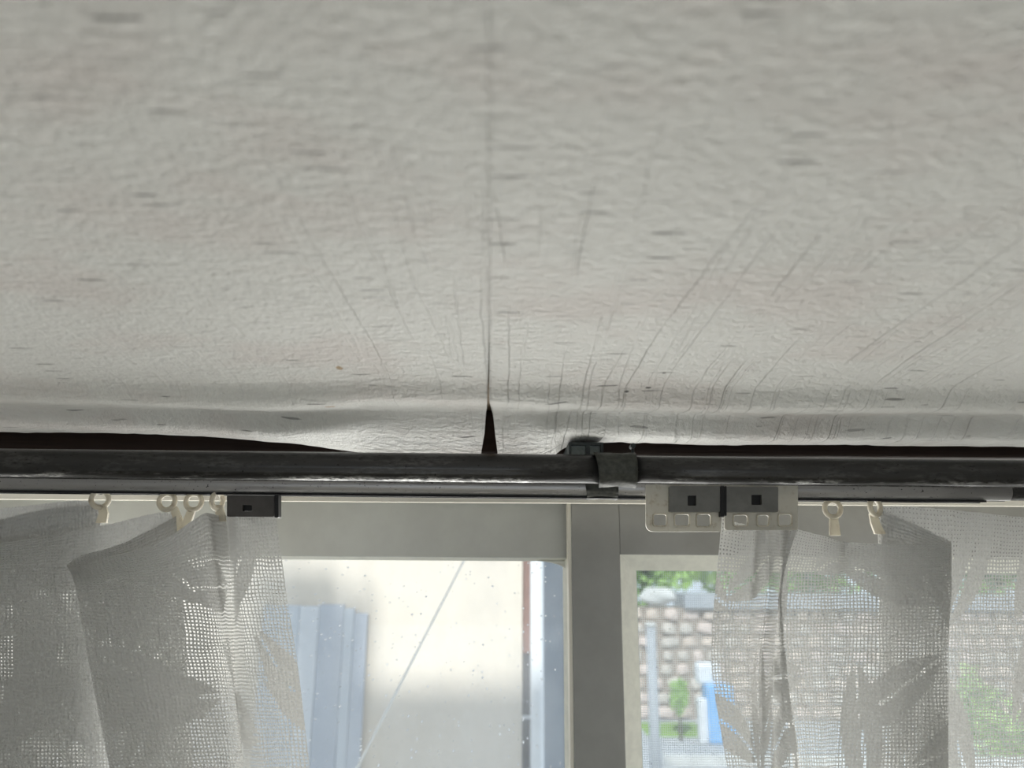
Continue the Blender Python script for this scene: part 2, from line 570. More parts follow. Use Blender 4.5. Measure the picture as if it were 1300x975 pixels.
ceiling = box('ceiling', (-1.75, 1.75, -3.3, 0.665, ZCEIL + 0.0035, ZCEIL + 0.06), M['board'])
tag(ceiling, 'flat ceiling papered in grey-white embossed wallpaper that is peeling by the window', kind='structure')
fl = box('floor', (-1.75, 1.75, -3.4, 0.83, -0.08, 0.0), M['floor'])
tag(fl, 'straw coloured mat floor of the room', kind='structure')
for nm, x0, x1 in (('wall_left', -1.85, -1.75), ('wall_right', 1.75, 1.85)):
    w = box(nm, (x0, x1, -3.4, 0.83, -0.08, ZCEIL + 0.06), M['wall'])
    tag(w, 'plain papered side wall of the room, ' + nm[5:] + ' of the window', kind='structure')
wb = boxes('wall_back', [(-1.75, -1.32, -3.4, -3.3, 0, ZCEIL + 0.06), (1.32, 1.75, -3.4, -3.3, 0, ZCEIL + 0.06),
                         (-1.32, 1.32, -3.4, -3.3, 1.95, ZCEIL + 0.06), (-1.32, 1.32, -3.4, -3.3, 0, 0.15)], M['wall'])
tag(wb, 'back wall with a wide opening added behind the viewer to let in light', kind='structure')  # the opening is added so fill light can enter
wf = boxes('wall_front', [(-1.75, WX0, WALL_Y0, WALL_Y1, -2.3, ZC + 1.0), (WX1, 1.75, WALL_Y0, WALL_Y1, -2.3, ZC + 1.0),
                          (WX0, WX1, WALL_Y0, WALL_Y1, WIN_TOP, ZC + 1.0), (WX0, WX1, WALL_Y0, WALL_Y1, -2.3, WIN_BOT)], M['ext'])
tag(wf, 'window wall behind the curtain rails', kind='structure')
tr = box('trim_1', (-1.75, 1.75, 0.575, 0.664, ZC + 0.086, ZCEIL + 0.003), M['darkwood'], bevel=0.002)
tag(tr, 'dark brown wooden moulding in the gap above the curtain rails', kind='structure')
tr2 = box('trim_2', (-1.75, 1.75, 0.640, 0.664, WIN_TOP - 0.001, ZC + 0.0855), M['darkwood'])
tag(tr2, 'dark wooden head board above the window frame', kind='structure')

# ---- two sheets of wallpaper, sagging and split at the seam


def smooth_interp(x, xs, ys):
    """monotone cubic (PCHIP) interpolation"""
    xs = np.asarray(xs, float)
    ys = np.asarray(ys, float)
    h = np.diff(xs)
    d = np.diff(ys) / h
    m = np.zeros_like(xs)
    m[0], m[-1] = d[0], d[-1]
    for i in range(1, len(xs) - 1):
        if d[i - 1] * d[i] > 0:
            w1, w2 = 2 * h[i] + h[i - 1], h[i] + 2 * h[i - 1]
            m[i] = (w1 + w2) / (w1 / d[i - 1] + w2 / d[i])
    x = np.clip(x, xs[0], xs[-1])
    k = np.clip(np.searchsorted(xs, x) - 1, 0, len(xs) - 2)
    t = (x - xs[k]) / h[k]
    return (ys[k] * (1 + 2 * t) * (1 - t) ** 2 + m[k] * h[k] * t * (1 - t) ** 2 + ys[k + 1] * t * t * (3 - 2 * t) + m[k + 1] * h[k] * t * t * (t - 1))


def vnoise(x, y, seed):
    """smooth value noise"""
    r = np.random.default_rng(seed).random((64, 64))
    xi, yi = np.floor(x).astype(int), np.floor(y).astype(int)
    fx, fy = x - xi, y - yi
    fx, fy = fx * fx * (3 - 2 * fx), fy * fy * (3 - 2 * fy)
    a, b = r[xi % 64, yi % 64], r[(xi + 1) % 64, yi % 64]
    c, d = r[xi % 64, (yi + 1) % 64], r[(xi + 1) % 64, (yi + 1) % 64]
    return (a * (1 - fx) + b * fx) * (1 - fy) + (c * (1 - fx) + d * fx) * fy - 0.5


G_ROLL_T = [0, .116, .233, .326, .36, .395, .424, .494, .581, .628, .645, .68, .715, .744, .814, .93, 1.0]
G_ROLL_L = [0, .02, .06, .13, .38, .70, .76, .70, .54, .45, .47, .82, 1.16, 1.24, 1.22, 1.10, .98]
G_ROLL_R = [0, .02, .06, .12, .32, .60, .66, .62, .50, .43, .45, .78, 1.10, 1.18, 1.17, 1.08, .98]
G_FLAP = [0, .01, .03, .06, .12, .22, .26, .25, .24, .245, .25, .27, .32, .38, .54, .83, 1.0]
PRESAG = 0.0090
EDGE_L = ([-900, -200, 0, 150, 250, 320, 390, 450, 520, 620], [546, 547, 549, 551, 555, 560, 567, 575, 584, 588])
EDGE_R = ([615, 660, 690, 708, 722, 745, 800, 900, 1100, 1300, 1500, 2100], [590, 590, 586, 577, 568, 564, 563, 565, 566, 568, 570, 572])
FLAP_L = ([-900, 250, 330, 420, 500, 620], [0, 0, .12, .55, .9, 1.0])
FLAP_R = ([615, 650, 690, 725, 760, 810, 2100], [1.0, .98, .80, .42, .12, 0, 0])
SEAM_Y = [-3.2, 0.10, 0.20, 0.34, 0.40, 0.44, 0.47, 0.50, 0.53, 0.56]
SEAM_L = [.0970, -.0040, -.0071, -.01135, -.01335, -.0150, -.0163, -.0186, -.0232, -.0262]
SEAM_R = [.0955, -.0052, -.0083, -.01130, -.01290, -.0139, -.0132, -.0113, -.0086, -.0068]


def sheet(side):
    left = side < 0
    # spacing: fine where the eye sees it
    ys = np.concatenate([np.linspace(-3.28, -0.1, 20), np.linspace(-0.05, 0.12, 14), np.arange(0.125, 0.365, 0.0030)])
    ts = np.linspace(0, 1, 140)
    ny = len(ys) + len(ts)
    a = np.concatenate([np.linspace(0, 1, 12)[:-1] * 0.68, np.linspace(0.68, 1.0, 260)])     # 0 outer .. 1 seam
    xo = -1.745 if left else 1.745
    eX, eP = EDGE_L if left else EDGE_R
    fX, fW = FLAP_L if left else FLAP_R
    nx = len(a)
    X = np.zeros((ny, nx))
    Yv = np.zeros((ny, nx))
    Z = np.zeros((ny, nx))
    seam = SEAM_L if left else SEAM_R
    # reference column positions along the edge
    xs_e = xo + (np.interp(0.53, SEAM_Y, seam) - xo) * a
    px_e = 650 + xs_e / 0.525 * F
    pe = smooth_interp(px_e, eX, eP)
    wf_ = np.clip(smooth_interp(px_e, fX, fW), 0, 1)
    ye = 0.552 - 0.024 * wf_
    # ragged edge
    ye = ye + 0.0012 * vnoise(xs_e * 160, xs_e * 0, 3) + 0.0020 * vnoise(xs_e * 25, xs_e * 0, 5)
    ze = np.array([U(650, p - (px - 650) * math.tan(ROLL), yy).z if abs(px) < 1e4 else 0 for p, px, yy in zip(pe, px_e, ye)])
    y0 = 0.380 + 0.006 * vnoise(xs_e * 9, xs_e * 0, 9)
    tt = ts
    def soft(v, sig=2.1):
        kx = np.arange(-8, 9)
        kw = np.exp(-0.5 * (kx / sig) ** 2)
        kw /= kw.sum()
        ext = np.concatenate([np.full(8, v[0]), v, v[-1] + (v[-1] - v[-2]) * np.arange(1, 9)])
        return np.convolve(ext, kw, 'valid')
    gr = soft(smooth_interp(tt, G_ROLL_T, G_ROLL_L if left else G_ROLL_R))
    gf = soft(smooth_interp(tt, G_ROLL_T, G_FLAP))
    for j, yy in enumerate(ys):
        sb = np.interp(yy, SEAM_Y, seam)
        Yv[j] = yy
        X[j] = xo + (sb - xo) * a
        Z[j] = ZCEIL - PRESAG * min(max((yy - 0.20) / 0.24, 0), 1) ** 2
    n0 = len(ys)
    for q, t in enumerate(tt):
        j = n0 + q
        Yv[j] = y0 + (ye - y0) * t
        sb = np.interp(Yv[j], SEAM_Y, seam)
        X[j] = xo + (sb - xo) * a
        g = gr[q] * (1 - wf_) + gf[q] * wf_
        base = ZCEIL - PRESAG * np.clip((Yv[j] - 0.20) / 0.24, 0, 1) ** 2
        Z[j] = base + (ze - (ZCEIL - PRESAG)) * g
    # gentle unevenness, radiating pulls near the flap, and lengthwise creases
    fade = np.clip((Yv - 0.05) / 0.1, 0, 1)
    Z += fade * 0.0011 * vnoise(X * 14 + 30, Yv * 16 + 30, 21)
    Z += fade * 0.0005 * vnoise(X * 45 + 30, Yv * 20 + 30, 22)
    sag = np.clip((Yv - 0.40) / 0.10, 0, 1)
    cen = np.exp(-((X + 0.005) / 0.09) ** 2)
    Z += sag * cen * 0.0016 * vnoise(X * 170 + 30, Yv * 9 + 30, 23)
    Z += sag * 0.0007 * vnoise(X * 120 + 30, Yv * 12 + 30, 24)
    if not left:
        Z += np.clip((0.36 - Yv) / 0.03, 0, 1) * 0.0002
    verts = np.stack([X, Yv, Z], -1).reshape(-1, 3)
    idx = np.arange(ny * nx).reshape(ny, nx)
    q = np.stack([idx[:-1, :-1], idx[:-1, 1:], idx[1:, 1:], idx[1:, :-1]], -1).reshape(-1, 4)
    if left:
        q = q[:, ::-1]          # face downwards
    me = bpy.data.meshes.new('wallpaper_sheet')
    me.from_pydata(verts.tolist(), [], q.tolist())
    me.update()
    o = link('wallpaper_sheet', me, M['paper'], ceiling, smooth=True)
    so = o.modifiers.new('thickness', 'SOLIDIFY')
    so.thickness = 0.0006
    so.offset = -1
    return o


s1 = sheet(-1)
s1['label'] = 'ceiling wallpaper sheet left of the split seam, curling down over the rail'
s2 = sheet(1)
s2['label'] = 'heavily creased ceiling wallpaper sheet right of the split seam'

# ------------------------------------------------------------------ window
win = empty('window_1', (0.0, 0.74, WIN_BOT))
tag(win, 'white two-sash sliding window behind the lace curtains', kind='structure')


def wz(py, Y, px=650):
    return U(px, py, Y).z


FR_B = wz(640, 0.70)                       # lower lip of the fixed frame head
boxes('frame', [(WX0, WX1, 0.672, 0.80, FR_B + 0.004, WIN_TOP - 0.0005), (WX0, WX1, 0.672, 0.678, FR_B - 0.001, FR_B + 0.004),
                (WX0, WX0 + 0.03, 0.672, 0.80, WIN_BOT, FR_B + 0.004), (WX1 - 0.03, WX1, 0.672, 0.80, WIN_BOT, FR_B + 0.004),
                (WX0, WX1, 0.672, 0.80, WIN_BOT, WIN_BOT + 0.03)], M['frame'], win)
# inner (right) sash, stands nearer
YI, YO = 0.700, 0.735


def sash(xl, xr, zt, zgt, yf, yb, stile_l, stile_r, glassmat, gas, label, side):
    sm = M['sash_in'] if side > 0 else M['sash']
    s = empty('sash', (0.5 * (xl + xr), yf, WIN_BOT + 0.03))
    s.parent = win
    s.matrix_parent_inverse = Matrix.Translation(-Vector(win.location))
    s['label'] = label
    zb = WIN_BOT + 0.031
    gl, gr_ = xl + stile_l, xr - stile_r
    box('top_rail', (gl, gr_, yf + 0.0008, yb, zgt, zt), sm, s, 0.0008)
    box('bottom_rail', (gl, gr_, yf + 0.0008, yb, zb, zb + 0.07), sm, s, 0.0008)
    box('stile', (xl, gl, yf, yb, zb, zt), sm, s, 0.0012)
    box('stile', (gr_, xr, yf, yb, zb, zt), sm, s, 0.0012)
    # sloping glazing bead
    bm = bmesh.new()
    a = [(gl, zb + 0.07), (gr_, zb + 0.07), (gr_, zgt), (gl, zgt)]
    b = [(gl + gas, zb + 0.07 + gas), (gr_ - gas, zb + 0.07 + gas), (gr_ - gas, zgt - gas * 0.85), (gl + gas, zgt - gas * 0.85)]
    yg = yf + 0.4 * (yb - yf) + 0.004
    A = [bm.verts.new((x, yf + 0.002, z)) for x, z in a]
    B = [bm.verts.new((x, yg, z)) for x, z in b]
    C = [bm.verts.new((x, yg + 0.008, z)) for x, z in b]
    D = [bm.verts.new((x, yb - 0.001, z)) for x, z in a]
    for P_, Q in ((A, B), (B, C), (C, D), (D, A)):
        for i in range(4):
            bm.faces.new((P_[i], P_[(i + 1) % 4], Q[(i + 1) % 4], Q[i]))
    bm_obj('glazing_bead', bm, M['gasket'], s)
    box('glass_pane', (gl + gas - 0.001, gr_ - gas + 0.001, yg + 0.002, yg + 0.006, zb + 0.07 + gas - 0.001, zgt - gas * 0.85 + 0.001), glassmat, s)
    return s


xl_in = U(727, 800, YI).x
xr_st = U(790, 800, YI).x
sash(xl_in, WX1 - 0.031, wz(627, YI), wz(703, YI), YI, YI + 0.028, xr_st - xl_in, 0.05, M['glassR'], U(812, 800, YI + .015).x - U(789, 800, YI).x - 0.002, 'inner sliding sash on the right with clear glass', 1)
xr_out = U(722, 800, YO).x
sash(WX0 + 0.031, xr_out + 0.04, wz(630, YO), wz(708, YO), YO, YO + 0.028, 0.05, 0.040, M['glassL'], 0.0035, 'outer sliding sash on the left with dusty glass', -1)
# rounded bead in the corner of the dusty pane, and edge strip on the inner stile
xe = U(721, 720, YO - 0.001).x
box('lit_edge_strip', (U(722.5, 760, YI).x, U(727, 760, YI).x - 0.0002, YI + 0.004, YI + 0.026, WIN_BOT + 0.032, FR_B + 0.002), M['frame'], win)  # pale strip painted in for the lit edge of the inner stile
bm = bmesh.new()
zz = wz(708, YO) - 0.003
tri = [(xe, zz), (xe - 0.028, zz)]
for q in range(7):
    t = q / 6
    tri.append((xe - 0.028 * (1 - t) ** 1.6, zz - 0.009 * t ** 1.6 * 1.0))
vs = [bm.verts.new((x, YO + 0.010, z)) for x, z in tri]
f = bm.faces.new(vs)
r = bmesh.ops.extrude_face_region(bm, geom=[f])
bmesh.ops.translate(bm, vec=(0, 0.004, 0), verts=[v for v in r['geom'] if isinstance(v, bmesh.types.BMVert)])
bm_obj('corner_seal', bm, M['gasket'], win)
# insect screen outside the right sash: real wires
bm = bmesh.new()
SY = 0.782
x0, x1 = U(800, 800, SY).x, WX1 - 0.04
z0, z1 = WIN_BOT + 0.05, wz(700, SY)
wr = 0.00019
pitch = 0.0021
nx_ = int((x1 - x0) / pitch)
for i in range(nx_):
    x = x0 + i * pitch
    add_box(bm, x - wr, x + wr, SY - wr, SY + wr, z0, z1)
nz_ = int((z1 - (ZC - 0.36)) / pitch)
for i in range(nz_):
    z = z1 - i * pitch
    add_box(bm, x0, x1, SY - wr, SY + wr, z - wr, z + wr)
sc_ = bm_obj('insect_screen', bm, M['screen'], win)
sc_['kind'] = 'stuff'
sc_['label'] = 'fine grey insect screen mesh'
boxes('screen_frame', [(x0 - 0.022, x0, SY - 0.006, SY + 0.006, z0 - 0.02, z1 + 0.02), (x1, x1 + 0.02, SY - 0.006, SY + 0.006, z0 - 0.02, z1 + 0.02),
                       (x0, x1, SY - 0.006, SY + 0.006, z1, z1 + 0.02), (x0, x1, SY - 0.006, SY + 0.006, z0 - 0.02, z0)], M['sash'], win)

# ------------------------------------------------------------------ curtain rails
YF, YR = 0.500, 0.600


def rail_profile(r, slot=0.0032, wall=0.0011, seg=44, ridge=0.0):
    a0 = math.asin(slot / r)
    outer, inner = [], []
    for i in range(seg + 1):
        a = -math.pi / 2 + a0 + (2 * math.pi - 2 * a0) * i / seg
        rr = r
        if ridge and math.sin(a) < 0 and abs(math.sin(a) + 0.35) < 0.05:
            rr = r - ridge
        outer.append((rr * math.cos(a), rr * math.sin(a)))
        inner.append(((r - wall) * math.cos(a), (r - wall) * math.sin(a)))
    return outer + inner[::-1]


def sweep(name, prof, p0, p1, mat, parent, n=2):
    bm = bmesh.new()
    rings = []
    for i in range(n):
        c = p0.lerp(p1, i / (n - 1))
        rings.append([bm.verts.new((c.x, c.y + y, c.z + z)) for y, z in prof])
    m = len(prof)
    for i in range(n - 1):
        for k in range(m):
            bm.faces.new((rings[i][k], rings[i][(k + 1) % m], rings[i + 1][(k + 1) % m], rings[i + 1][k]))
    h = m // 2
    for rg in (rings[0], rings[-1]):
        for k in range(h - 1):
            bm.faces.new((rg[k], rg[k + 1], rg[m - 2 - k], rg[m - 1 - k]))
    return bm_obj(name, bm, mat, parent, smooth=True)


def line_at(pa, pb, Y, x):
    a, b = U(pa[0], pa[1], Y), U(pb[0], pb[1], Y)
    t = (x - a.x) / (b.x - a.x)
    return a.lerp(b, t)


FA, FB = (0, 588.5), (1300, 602)
RA, RB = (0, 611), (1300, 624)
fr_root = empty('curtain_rail', line_at(FA, FB, YF, 0))
tag(fr_root, 'thick front curtain rail in dark scuffed bronze, just below the peeling paper', 'curtain rail', 'pair of curtain rails')
xj = U(782, 590, YF).x
sweep('tube', rail_profile(0.0101, ridge=0.0004), line_at(FA, FB, YF, -0.82), line_at(FA, FB, YF, xj), M['rail'], fr_root, 12)
sweep('tube', rail_profile(0.0095, ridge=0.0003), line_at(FA, FB, YF, xj + 0.0002), line_at(FA, FB, YF, 0.86), M['rail'], fr_root, 12)
rr_root = empty('curtain_rail', line_at(RA, RB, YR, 0))
tag(rr_root, 'thinner rear curtain rail carrying the lace curtains', 'curtain rail', 'pair of curtain rails')
xk = U(1277, 625, YR).x
sweep('tube', rail_profile(0.0086), line_at(RA, RB, YR, -0.82), line_at(RA, RB, YR, xk), M['rail2'], rr_root, 12)
sweep('tube', rail_profile(0.0078), line_at(RA, RB, YR, xk + 0.0002), line_at(RA, RB, YR, 0.86), M['rail'], rr_root, 8)
bm = bmesh.new()
for s in (-1, 1):
    a, b = line_at(RA, RB, YR, -0.82), line_at(RA, RB, YR, xk - 0.02)
    for p, q in ((a, b),):
        vs = []
        for e in (p, q):
            for dz in (-0.0094, -0.0078):
                for dy in (s * 0.0032, s * 0.0052):
                    vs.append(bm.verts.new((e.x, e.y + dy, e.z + dz)))
        for fc in ((0, 1, 3, 2), (4, 6, 7, 5), (0, 4, 5, 1), (2, 3, 7, 6), (0, 2, 6, 4), (1, 5, 7, 3)):
            bm.faces.new([vs[i] for i in fc])
bm_obj('slot_lip', bm, M['slot'], rr_root)  # near-black lips that draw the dark line under the rear rail

# bracket with clips on both rails
br = empty('rail_bracket', U(770, 590, 0.655))
tag(br, 'small dark green-grey bracket strapping both curtain rails beside the split seam', 'bracket')
# boxy arm with two sunk windows
ax0, ax1 = 722, 766
p = U(744, 568, 0.516)
lo, hi = wz(579, 0.516, 744), wz(561.5, 0.516, 744)
xa, xb = U(ax0, 568, 0.516).x, U(ax1, 568, 0.516).x
xm = xa + (xb - xa) * 0.57
t_ = 0.0018
boxes('arm', [(xa, xb, 0.516, 0.575, hi - t_, hi), (xa, xa + t_, 0.516, 0.575, lo, hi - t_), (xb - t_, xb, 0.516, 0.575, lo, hi - t_),
              (xm - t_, xm + t_ * 0.6, 0.516, 0.575, lo, hi - t_), (xa, xb, 0.516, 0.575, lo - t_, lo)], M['bracket'], br)
box('arm_plate', (xa + t_, xm - t_, 0.520, 0.5215, lo, hi - t_), M['bracketpale'], br)
box('arm_plate', (xm + t_ * 0.6, xb - t_, 0.520, 0.5215, lo, hi - t_), M['bracketpale'], br)
zf = line_at(FA, FB, YF, xb)
boxes('wall_arm', [(xa + 0.004, xb - 0.004, 0.5755, 0.639, ZC + 0.0775, ZC + 0.0835)], M['bracket'], br)


def strap(name, pxa, pxb, pya, pyb, Y, r, A, B, mat, parent, a_from=-100, a_to=120):
    bm = bmesh.new()
    x0, x1 = U(pxa, pya, Y).x, U(pxb, pyb, Y).x
    n = 22
    rows = []
    nxs = 8
    for i in range(nxs + 1):
        x = x0 + (x1 - x0) * i / nxs
        c = line_at(A, B, Y, x)
        prof = []
        flare = 0.0006 * (abs(i / nxs - 0.5) * 2) ** 3
        for k in range(n + 1):
            a = math.radians(a_from + (a_to - a_from) * k / n)
            prof.append((-(r + flare + 0.0004 * math.sin(k * 1.7)) * math.cos(a), (r + flare + 0.0004 * math.sin(k * 1.7 + i)) * math.sin(a)))
        for k in range(n, -1, -1):
            a = math.radians(a_from + (a_to - a_from) * k / n)
            prof.append((-(r - 0.0009) * math.cos(a), (r - 0.0009) * math.sin(a)))
        sk = 0.0016 * (1 - i / nxs)
        rows.append([bm.verts.new((x + sk * (-z / r), c.y + y, c.z + z)) for y, z in prof])
    m = len(rows[0])
    for i in range(nxs):
        for k in range(m):
            bm.faces.new((rows[i][k], rows[i][(k + 1) % m], rows[i + 1][(k + 1) % m], rows[i + 1][k]))
    h = m // 2
    for rg in (rows[0], rows[-1]):
        for k in range(h - 1):
            bm.faces.new((rg[k], rg[k + 1], rg[m - 2 - k], rg[m - 1 - k]))
    return bm_obj(name, bm, mat, parent, smooth=True)


strap('front_strap', 757, 806, 590, 590, YF, 0.0112, FA, FB, M['strap'], br)
strap('rear_strap', 742, 783, 620, 620, YR, 0.0096, RA, RB, M['strap'], br)
bm = bmesh.new()
kp = U(803, 566.5, 0.500)
tube(bm, [kp + Vector((0, -0.003, 0)), kp + Vector((0, -0.0026, 0)), kp + Vector((0, 0.004, 0))], 0.0018, 10)
tube(bm, [kp + Vector((0.0002, 0.0005, -0.009)), kp + Vector((0, 0, -0.0005))], 0.0010, 8)
bm_obj('screw_knob', bm, M['bracket'], br, smooth=True)

# ------------------------------------------------------------------ runners on the rear rail


def runner(px, py, stem, label, Y=YR, turn=0.0):
    c = U(px, py, Y)
    root = empty('curtain_runner', c)
    tag(root, label, 'curtain runner', 'plastic runners on the rear rail')
    bm = bmesh.new()
    torus(bm, c, 0.0064, 0.0020)
    if turn:
        bmesh.ops.rotate(bm, cent=c, matrix=Matrix.Rotation(turn, 3, 'Z'), verts=bm.verts[:])
    bm_obj('ring', bm, M['cream'], root, smooth=True)
    bm = bmesh.new()
    topz = line_at(RA, RB, YR, c.x).z - 0.0085
    for s in (-1, 1):
        tube(bm, [(c.x + s * 0.0046, Y, c.z + 0.0048), (c.x + s * 0.0042, Y, topz + 0.002)], 0.0019, 8)
    add_box(bm, c.x - 0.0055, c.x + 0.0055, Y - 0.0022, Y + 0.0022, topz, topz + 0.003)
    bm_obj('glider', bm, M['cream'], root)
    # flat stem that flares down towards the curtain hook
    pts = [U(px + a, py + b, Y + 0.001 + q * 0.001) for q, (a, b) in enumerate(stem)]
    bm = bmesh.new()
    rows = []
    for q, pnt in enumerate(pts):
        w = 0.0030 + 0.0006 * q
        rows.append([bm.verts.new((pnt.x + sx * w, pnt.y + sy * 0.0013, pnt.z)) for sx, sy in ((-1, -1), (1, -1), (1, 1), (-1, 1))])
    for q in range(len(rows) - 1):
        for e in range(4):
            bm.faces.new((rows[q][e], rows[q][(e + 1) % 4], rows[q + 1][(e + 1) % 4], rows[q + 1][e]))
    bm.faces.new(rows[0][::-1])
    bm.faces.new(rows[-1])
    bm_obj('stem', bm, M['cream'], root)
    return root


runner(127, 634, [(3, 7), (5, 18), (2, 30)], 'cream plastic runner above the leftmost gathered fold of lace', turn=0.7)
runner(212, 637, [(8, 6), (14, 22), (17, 44)], 'cream ring runner at left, left one of the close pair')
runner(246, 637, [(-2, 9), (-8, 25), (-10, 46)], 'cream ring runner at left, right one of the close pair')
runner(276, 636, [(2, 5), (4, 16), (4, 26)], 'edge-on cream runner tucked against the grey carrier of the left curtain', turn=1.25)
runner(1057, 646, [(1, 8), (2, 20), (3, 34)], 'cream ring runner at right with a long flared stem hanging free')
runner(1111, 644, [(-3, 8), (0, 20), (6, 34)], 'cream runner half hidden by the folded right lace curtain', turn=0.5)

# ------------------------------------------------------------------ magnet carriers
YC = 0.5885


def carrier(name, outline, holes, block, square, strip, label, group='magnet end carriers', bmat='greypl'):
    p0 = U(*outline[0], YC)
    xs = [q[0] for q in outline]
    zmin = min(U(a, b, YC).z for a, b in outline)
    root = empty(name, (U(sum(xs) / len(xs), 640, YC).x, YC, zmin))
    tag(root, label, 'curtain carrier', group)
    if holes is not None:
        prism_px('plate', [outline] + [rrect(*h, 3.0, 3) for h in holes], YC, 0.0022, M['whitepl'], root)
        # lip round each hole and along the lower edge
        for h in holes:
            prism_px('hole_rim', [rrect(h[0] - 1.6, h[1] - 1.6, h[2] + 1.6, h[3] + 1.6, 4, 3), rrect(*h, 3.0, 3)], YC - 0.0012, 0.0012, M['cream'], root)
    bx0, by0, bx1, by1 = block
    sq = square
    prism_px('magnet_block', [rrect(bx0, by0, bx1, by1, 1.5, 2), rrect(*sq, 1.0, 2)], YC - 0.0045, 0.0044, M[bmat], root)
    prism_px('socket', [rrect(sq[0] + 0.1, sq[1] + 0.1, sq[2] - 0.1, sq[3] - 0.1, 1.0, 2)], YC - 0.0012, 0.001, M['blackpl'], root)
    prism_px('magnet_face', [rrect(*strip, 1.0, 2)], YC - 0.0055, 0.0075, M['blackpl'], root)
    return root


carrier('magnet_carrier', rrect(820, 615, 915, 675, (1, 1, 9, 1)), [(830, 653, 846, 667), (857, 653, 875, 667), (885, 653, 902, 668)],
        (850, 617, 914.5, 650), (873, 629, 884, 642), (914.6, 617, 919.8, 656), 'white carrier plate with three square holes, left half of the magnet pair')
carrier('magnet_carrier', rrect(920, 615, 1013, 673, (1, 3, 3, 1)), [(932, 654, 949, 667), (962, 654, 976, 667), (989, 653, 1005, 667)],
        (921, 618, 988, 650), (954, 628, 967, 641), (920.2, 617, 922.5, 655), 'white carrier plate above the right lace curtain, right half of the magnet pair')
carrier('magnet_carrier', rrect(288, 628, 348, 655, 1), None, (288, 629, 348, 656), (308, 641, 320, 649), (348.4, 627, 353.5, 657),
        'dark grey carrier block with a black end above the left lace curtain', bmat='darkpl')

# ------------------------------------------------------------------ lace curtains


def cr(p0, p1, p2, p3, t):
    return 0.5 * ((2 * p1) + (-p0 + p2) * t + (2 * p0 - 5 * p1 + 4 * p2 - p3) * t * t + (-p0 + 3 * p1 - 3 * p2 + p3) * t ** 3)


def curtain(name, cols, label, seed, u_off, nsub=16, rows_n=110):
    """cols: list of columns, each 4 seen points (px, py, Y) from the heading down; goes on straight to the sill"""
    C = []
    for c in cols:
        pts = [np.array(U(*p)) for p in c]
        d = pts[-1] - pts[-2]
        end = pts[-1].copy()
        end[0] += d[0] * 1.5
        end[1] = 0.6 + (pts[-1][1] - 0.6) * 0.8
        end[2] = WIN_BOT - 0.05
        C.append(pts + [end])
    C = np.array(C)                        # ncol, 5, 3
    nc = len(C)
    # densify across
    dense = []
    for i in range(nc - 1):
        p0, p1, p2, p3 = C[max(i - 1, 0)], C[i], C[i + 1], C[min(i + 2, nc - 1)]
        for k in range(nsub):
            t = k / nsub
            dense.append(cr(p0, p1, p2, p3, t) * 0.75 + (p1 + (p2 - p1) * t) * 0.25)
    dense.append(C[-1])
    dense = np.array(dense)
    # arc length along the middle row for the weave
    seg = np.linalg.norm(np.diff(dense[:, 1], axis=0), axis=1)
    uu = np.concatenate([[0], np.cumsum(seg)]) + u_off
    # densify downwards
    kn = [0, 1, 2, 3]
    out = []
    vv = []
    fine = rows_n
    for j in range(fine + 1):
        s = 3.0 * j / fine
        i = min(int(s), 2)
        t = s - i
        P0 = dense[:, max(i - 1, 0)]
        P3 = dense[:, min(i + 2, 3)]
        out.append(cr(P0, dense[:, i], dense[:, i + 1], P3, t))
    for j in range(1, 15):
        out.append(dense[:, 3] + (dense[:, 4] - dense[:, 3]) * j / 14)
    out = np.array(out)                    # rows, cols, 3
    dv = np.linalg.norm(np.diff(out, axis=0), axis=2).mean(1)
    vv = np.concatenate([[0], np.cumsum(dv)])
    nr, ncol = out.shape[:2]
    # soft creases of the cloth
    Ug, Vg = np.meshgrid(uu, vv)
    amp = np.clip(Vg / 0.02, 0, 1)
    out[:, :, 1] += amp * (0.0030 * vnoise(Ug * 55 + 40, Vg * 9 + 40, seed) + 0.0014 * vnoise(Ug * 120 + 40, Vg * 40 + 40, seed + 1))
    out[:, :, 0] += amp * 0.0018 * vnoise(Ug * 40 + 40, Vg * 14 + 40, seed + 2)
    out[0, :, 2] += 0.0008 * vnoise(uu * 420 + 40, uu * 0 + 3.2, seed + 3)
    idx = np.arange(nr * ncol).reshape(nr, ncol)
    q = np.stack([idx[:-1, :-1], idx[:-1, 1:], idx[1:, 1:], idx[1:, :-1]], -1).reshape(-1, 4)
    me = bpy.data.meshes.new(name)
    me.from_pydata(out.reshape(-1, 3).tolist(), [], q.tolist())
    uvl = me.uv_layers.new(name='UVMap')
    li = np.empty(len(me.loops), dtype=np.int32)
    me.loops.foreach_get('vertex_index', li)
    uvs = np.stack([Ug.reshape(-1), Vg.reshape(-1)], -1)[li]
    uvl.data.foreach_set('uv', uvs.astype(np.float32).reshape(-1))
    me.update()
    o = link(name, me, M['lace'], None, smooth=True)
    return tag(o, label, 'curtain', 'lace curtains')


def col4(top, m1, m2, bot):
    return [top, m1, m2, bot]


